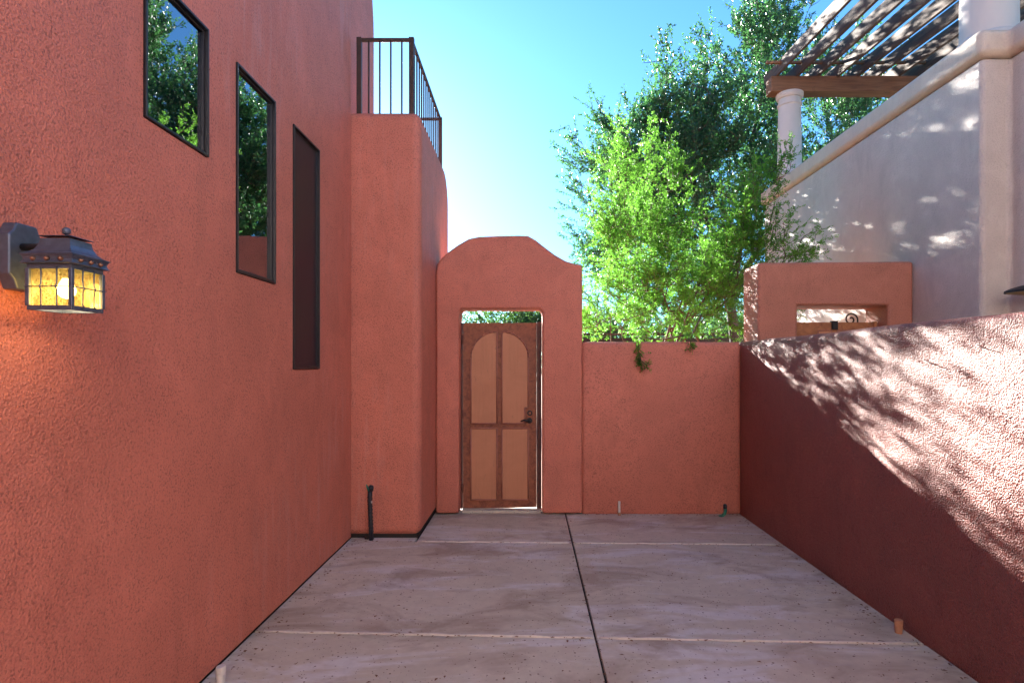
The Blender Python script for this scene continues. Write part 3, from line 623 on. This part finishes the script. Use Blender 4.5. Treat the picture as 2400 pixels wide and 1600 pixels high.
# ------------------------------------------------------------------ trees
def np_mesh(name, V, Q, tint=None):
    me = bpy.data.meshes.new(name); nq = len(Q); k = Q.shape[1]
    me.vertices.add(len(V)); me.vertices.foreach_set('co', V.astype(np.float32).ravel())
    me.loops.add(nq * k); me.loops.foreach_set('vertex_index', Q.astype(np.int32).ravel())
    me.polygons.add(nq); me.polygons.foreach_set('loop_start', np.arange(0, nq * k, k, dtype=np.int32))
    me.polygons.foreach_set('loop_total', np.full(nq, k, dtype=np.int32))
    me.update(calc_edges=True)
    if tint is not None:
        a = me.attributes.new('tint', 'FLOAT', 'FACE'); a.data.foreach_set('value', tint.astype(np.float32))
    return me
def norm(a): return a / (np.linalg.norm(a, axis=-1, keepdims=True) + 1e-9)
def leaves(base, d, length, width, tint):
    n = len(base); r = norm(rng.normal(size=(n, 3))); s = norm(np.cross(d, r)); nn = np.cross(s, d)
    l = length[:, None]; w_ = width[:, None]
    V = np.stack([base, base + d*l*0.45 + s*w_*0.5 + nn*w_*0.12, base + d*l, base + d*l*0.5 - s*w_*0.5 + nn*w_*0.12], 1).reshape(-1, 3)
    return V, np.arange(4 * n).reshape(-1, 4), tint
def tubes3(segs):
    """segs: list of (p0, p1, r0, r1) -> three or five sided tapered sticks in one mesh"""
    p0 = np.array([s[0] for s in segs]); p1 = np.array([s[1] for s in segs]); r0 = np.array([s[2] for s in segs])[:, None]; r1 = np.array([s[3] for s in segs])[:, None]
    t = norm(p1 - p0); ref = np.where(np.abs(t[:, 2:3]) < 0.9, np.array([[0, 0, 1.0]]), np.array([[1.0, 0, 0]]))
    a = norm(np.cross(t, ref)); b = np.cross(a, t); n = len(segs); K5 = 5; V = []
    for k in range(K5):
        c, s = math.cos(2*math.pi*k/K5), math.sin(2*math.pi*k/K5); V.append(p0 + (a*c + b*s) * r0)
    for k in range(K5):
        c, s = math.cos(2*math.pi*k/K5), math.sin(2*math.pi*k/K5); V.append(p1 + (a*c + b*s) * r1)
    V = np.stack(V, 1).reshape(-1, 3); off = np.arange(n)[:, None] * (2*K5)
    Q = np.concatenate([off + np.array([[k, (k+1) % K5, K5 + (k+1) % K5, K5 + k]]) for k in range(K5)], 0)
    return V, Q
def tree(name, base, trunk_top, trunk_r, ells, n_twig, twig_len, leaf_fn, leafmat, label, group=None, up=0.35, shell=0.55, stems=1, trunk_mat='bark', extra=None, spray=None):
    base = np.array(base, float); T = thing(name, tuple(base), label, 'tree', group)
    E = np.array([e[:6] for e in ells], float); wgt = np.array([e[6] if len(e) > 6 else e[3]*e[4]*e[5] for e in ells]); wgt = wgt / wgt.sum()
    # twig anchor points through the crown volume, denser to the outside
    idx = rng.choice(len(E), n_twig, p=wgt); u = norm(rng.normal(size=(n_twig, 3))); rr = rng.random(n_twig) ** shell
    P = E[idx, :3] + u * E[idx, 3:] * rr[:, None]
    out = norm(P - (E[idx, :3] - np.array([0, 0, 1.0]) * E[idx, 5:6] * 0.5))
    D = norm(out + rng.normal(size=(n_twig, 3)) * 0.38 + np.array([0, 0, up]))
    if spray:      # gather the twigs into leaning sprays with gaps between them
        nc, sl_, sr = spray; ci = rng.choice(n_twig, nc, replace=False); cl = rng.integers(0, nc, n_twig)
        dc = D[ci][cl]; P = P[ci][cl] + dc * (rng.random((n_twig, 1)) * sl_) + rng.normal(size=(n_twig, 3)) * sr
        D = norm(dc + rng.normal(size=(n_twig, 3)) * 0.45)
    if extra is not None: P = np.concatenate([P, extra[0]]); D = np.concatenate([D, norm(extra[1])])
    n_twig = len(P)
    Ln = twig_len * (0.6 + 0.8 * rng.random(n_twig))
    if extra is not None: Ln[-len(extra[0]):] = extra[2]
    # skeleton: limbs to the ellipsoids, then every anchor joins its nearest node
    tt = np.array(trunk_top, float); segs = []; nodes = [tt]; 
    trunk_bm = bmesh.new()
    for s in range(stems):
        b0 = base + np.array([rng.normal()*0.12, rng.normal()*0.1, 0]) * (stems > 1); e0 = tt + np.array([rng.normal()*0.5, rng.normal()*0.3, rng.normal()*0.2]) * (stems > 1)
        pts = [b0 + (e0 - b0) * t + np.array([math.sin(t*5+s), math.cos(t*4+s), 0]) * 0.05 * (t > 0) * (t < 1) for t in np.linspace(0, 1, 7)]
        add_tube(trunk_bm, pts, [trunk_r * (1.25 - 0.75 * t) for t in np.linspace(0, 1, 7)], 9); nodes.append(e0)
    finish('trunk', bm_mesh(trunk_bm), M[trunk_mat], T, smooth=True)
    for e in E:
        st = nodes[int(np.argmin([np.linalg.norm(n - e[:3]) for n in nodes[:1 + stems]]))]
        pts = [st + (e[:3] - st) * t + rng.normal(size=3) * 0.10 * (0 < t < 1) for t in np.linspace(0, 1, 7)]
        for k in range(6): segs.append((pts[k], pts[k+1], trunk_r * (0.5 - 0.06*k), trunk_r * (0.5 - 0.06*(k+1))))
        nodes += pts[1:]
    NB = np.zeros((len(nodes) + n_twig * 3, 3)); NB[:len(nodes)] = nodes; cnt = len(nodes)
    order = np.argsort(np.linalg.norm(P - tt, axis=1))
    for i in order:
        p = P[i]; j = int(np.argmin(((NB[:cnt] - p) ** 2).sum(1))); q = NB[j]; dist = np.linalg.norm(p - q)
        if dist > 0.02:
            mid = (p + q) / 2 + rng.normal(size=3) * dist * 0.08 - np.array([0, 0, 0.05 * dist])
            r0 = min(0.004 + dist * 0.012, trunk_r * 0.3)
            segs.append((q, mid, r0, r0*0.8)); segs.append((mid, p, r0*0.8, r0*0.55))
            NB[cnt] = mid; NB[cnt+1] = p; cnt += 2
        tip = p + D[i] * Ln[i]; segs.append((p, tip, 0.004, 0.0012))
    V, Q = tubes3(segs); finish('limbs', np_mesh('limbs', V, Q), M[trunk_mat], T, smooth=True)
    V, Q, tint = leaf_fn(P, D, Ln); finish('crown', np_mesh('crown', V, Q, tint), leafmat, T)
    return T
def broad_leaves(per, length, width, spread=0.8):
    def fn(P, D, Ln):
        n = len(P); t = rng.random((n, per)) * 1.05; base = P[:, None] + D[:, None] * (Ln[:, None] * t)[..., None] + rng.normal(size=(n, per, 3)) * 0.012
        d = norm(D[:, None] * 0.7 + rng.normal(size=(n, per, 3)) * spread)
        ln = length * (0.65 + 0.7 * rng.random((n, per))); wd = ln * width
        tint = np.clip(rng.random((n, 1)) * 0.7 + rng.random((n, per)) * 0.5 - 0.1, 0, 1)
        return leaves(base.reshape(-1, 3), d.reshape(-1, 3), ln.ravel(), wd.ravel(), tint.ravel())
    return fn
def pinnate(rach, per, rl, length, width):
    def fn(P, D, Ln):
        n = len(P); t = (np.arange(rach)[None] + rng.random((n, rach))) / rach * 1.05
        rb = P[:, None] + D[:, None] * (Ln[:, None] * t)[..., None]
        rd = norm(D[:, None] * 0.8 + rng.normal(size=(n, rach, 3)) * 0.75); rlen = rl * (0.6 + 0.8 * rng.random((n, rach)))
        side = norm(np.cross(rd, rng.normal(size=(n, rach, 3))))
        k = np.arange(per); tk = (k // 2 + 1) / (per / 2); sg = np.where(k % 2, 1.0, -1.0)
        base = rb[:, :, None] + rd[:, :, None] * (rlen[..., None] * tk)[..., None]
        d = norm(side[:, :, None] * sg[None, None, :, None] + rd[:, :, None] * 0.5 + rng.normal(size=(n, rach, per, 3)) * 0.2)
        ln = length * (0.7 + 0.6 * rng.random((n, rach, per)))
        tint = np.clip(rng.random((n, 1, 1)) * 0.6 + rng.random((n, rach, 1)) * 0.5 + rng.normal(size=(n, rach, per)) * 0.08, 0, 1)
        return leaves(base.reshape(-1, 3), d.reshape(-1, 3), ln.ravel(), ln.ravel() * width, np.broadcast_to(tint, ln.shape).ravel())
    return fn
DT = 12.6
def E_(cxp, cyp, rxp, ryp, d, rd, wt=None):
    s = F / d; e = (px(cxp, d), d, pz(cyp, d), rxp / s, rd, ryp / s); return e if wt is None else e + (wt,)
tree('evergreen_tree', (px(1760, DT), DT + 0.3, -0.1), (px(1720, DT), DT + 0.2, 3.2), 0.17,
     [E_(1570, 470, 190, 190, DT, 1.4), E_(1520, 545, 135, 135, DT, 1.2), E_(1660, 380, 150, 170, DT, 1.3), E_(1800, 190, 120, 270, DT + 0.2, 1.3), E_(1760, 480, 170, 190, DT + 0.3, 1.3), E_(1960, 330, 170, 150, DT + 0.6, 1.2),
      E_(1560, 690, 190, 90, DT, 1.0), E_(1490, 370, 100, 120, DT, 1.0), E_(1570, 300, 110, 110, DT, 1.0), E_(1450, 470, 85, 105, DT, 0.9)],
     5600, 0.42, broad_leaves(36, 0.064, 0.45), M['leaf_dark'], 'large dark evergreen tree rising behind the lime green tree and cream house', 'trees beyond the courtyard wall', spray=(330, 0.75, 0.13))
DM = 8.2
hang = (np.array([[1.175, 6.60, 1.93], [1.165, 6.40, 1.885], [1.165, 6.385, 1.76], [1.19, 6.38, 1.66], [1.70, 6.55, 1.93], [1.72, 6.42, 1.88]]),
        np.array([[0, -1, -0.15], [0, -0.1, -1], [0.05, -0.05, -1], [0.7, -0.1, -0.7], [0, -1, 0], [0.3, -0.3, -1]]), np.array([0.2, 0.14, 0.12, 0.1, 0.16, 0.08]))
tree('feathery_tree', (px(1560, DM), DM, -0.1), (px(1540, DM), DM, 1.5), 0.04,
     [E_(1500, 560, 100, 190, DM, 0.5), E_(1590, 720, 220, 90, DM, 0.6), E_(1740, 640, 100, 120, DM - 0.1, 0.5), E_(1430, 730, 60, 70, DM, 0.4), E_(1815, 480, 45, 70, DM - 0.2, 0.25), E_(1560, 640, 120, 120, DM, 0.5), E_(1700, 545, 70, 60, DM, 0.4)],
     1150, 0.32, pinnate(10, 12, 0.085, 0.026, 0.5), M['leaf_lime'], 'bright lime green feathery tree leaning over the low courtyard wall', 'trees beyond the courtyard wall', up=0.3, shell=0.45, stems=4, trunk_mat='twig', extra=hang, spray=(150, 0.42, 0.075))
far = [(px(1115, 24), 24, 4.2, 1.6, 500, 'thin wispy tree with bare dark branches far behind the gate'), (px(1230, 21), 21, 3.9, 1.5, 700, 'rounded green tree far behind the gate beside the wispy tree'),
       (px(1420, 26), 26, 4.2, 2.2, 800, 'broad grey green tree far behind the left edge of the lime tree'), (px(1600, 29), 29, 4.6, 2.6, 800, 'wide dull green tree far behind the lime tree'),
       (px(1760, 23), 23, 4.0, 1.9, 700, 'low green tree far behind the square gateway')]
for i, (x, d, h, r, n, lab) in enumerate(far):
    sparse = i == 0
    tree('distant_tree', (x, d, -0.1), (x, d, h * 0.3), 0.10, [(x, d, h*0.66, r, r, h*0.34), (x - r*0.5, d, h*0.52, r*0.6, r*0.6, h*0.22), (x + r*0.5, d, h*0.55, r*0.6, r*0.6, h*0.24)],
         260 if sparse else n, 0.6, broad_leaves(14 if sparse else 24, 0.11, 0.5), M['leaf_far'], lab, 'distant trees')
# dark timber fence far behind the courtyard wall
fn = thing('timber_fence', (3.2, 15.0, -0.1), 'dark timber fence behind the lime green tree', 'fence')
for i in range(42): box('board', 0.9 + 0.125 * i, 0.9 + 0.125 * i + 0.115, 15.0, 15.02, -0.1, 2.28 + 0.01 * math.sin(i * 2.3), M['fence'], fn)
for z in (0.4, 1.3, 2.2): box('rail', 0.9, 6.15, 14.95, 14.998, z, z + 0.09, M['fence'], fn)
box('top_cap', 0.88, 6.17, 14.93, 15.05, 2.36, 2.42, M['fence'], fn)
for i in range(4): box('post', 0.88 + 1.72 * i, 0.98 + 1.72 * i, 15.022, 15.12, -0.1, 2.36, M['fence'], fn)
for o in bpy.data.objects:
    if '_w' in o: del o['_w']
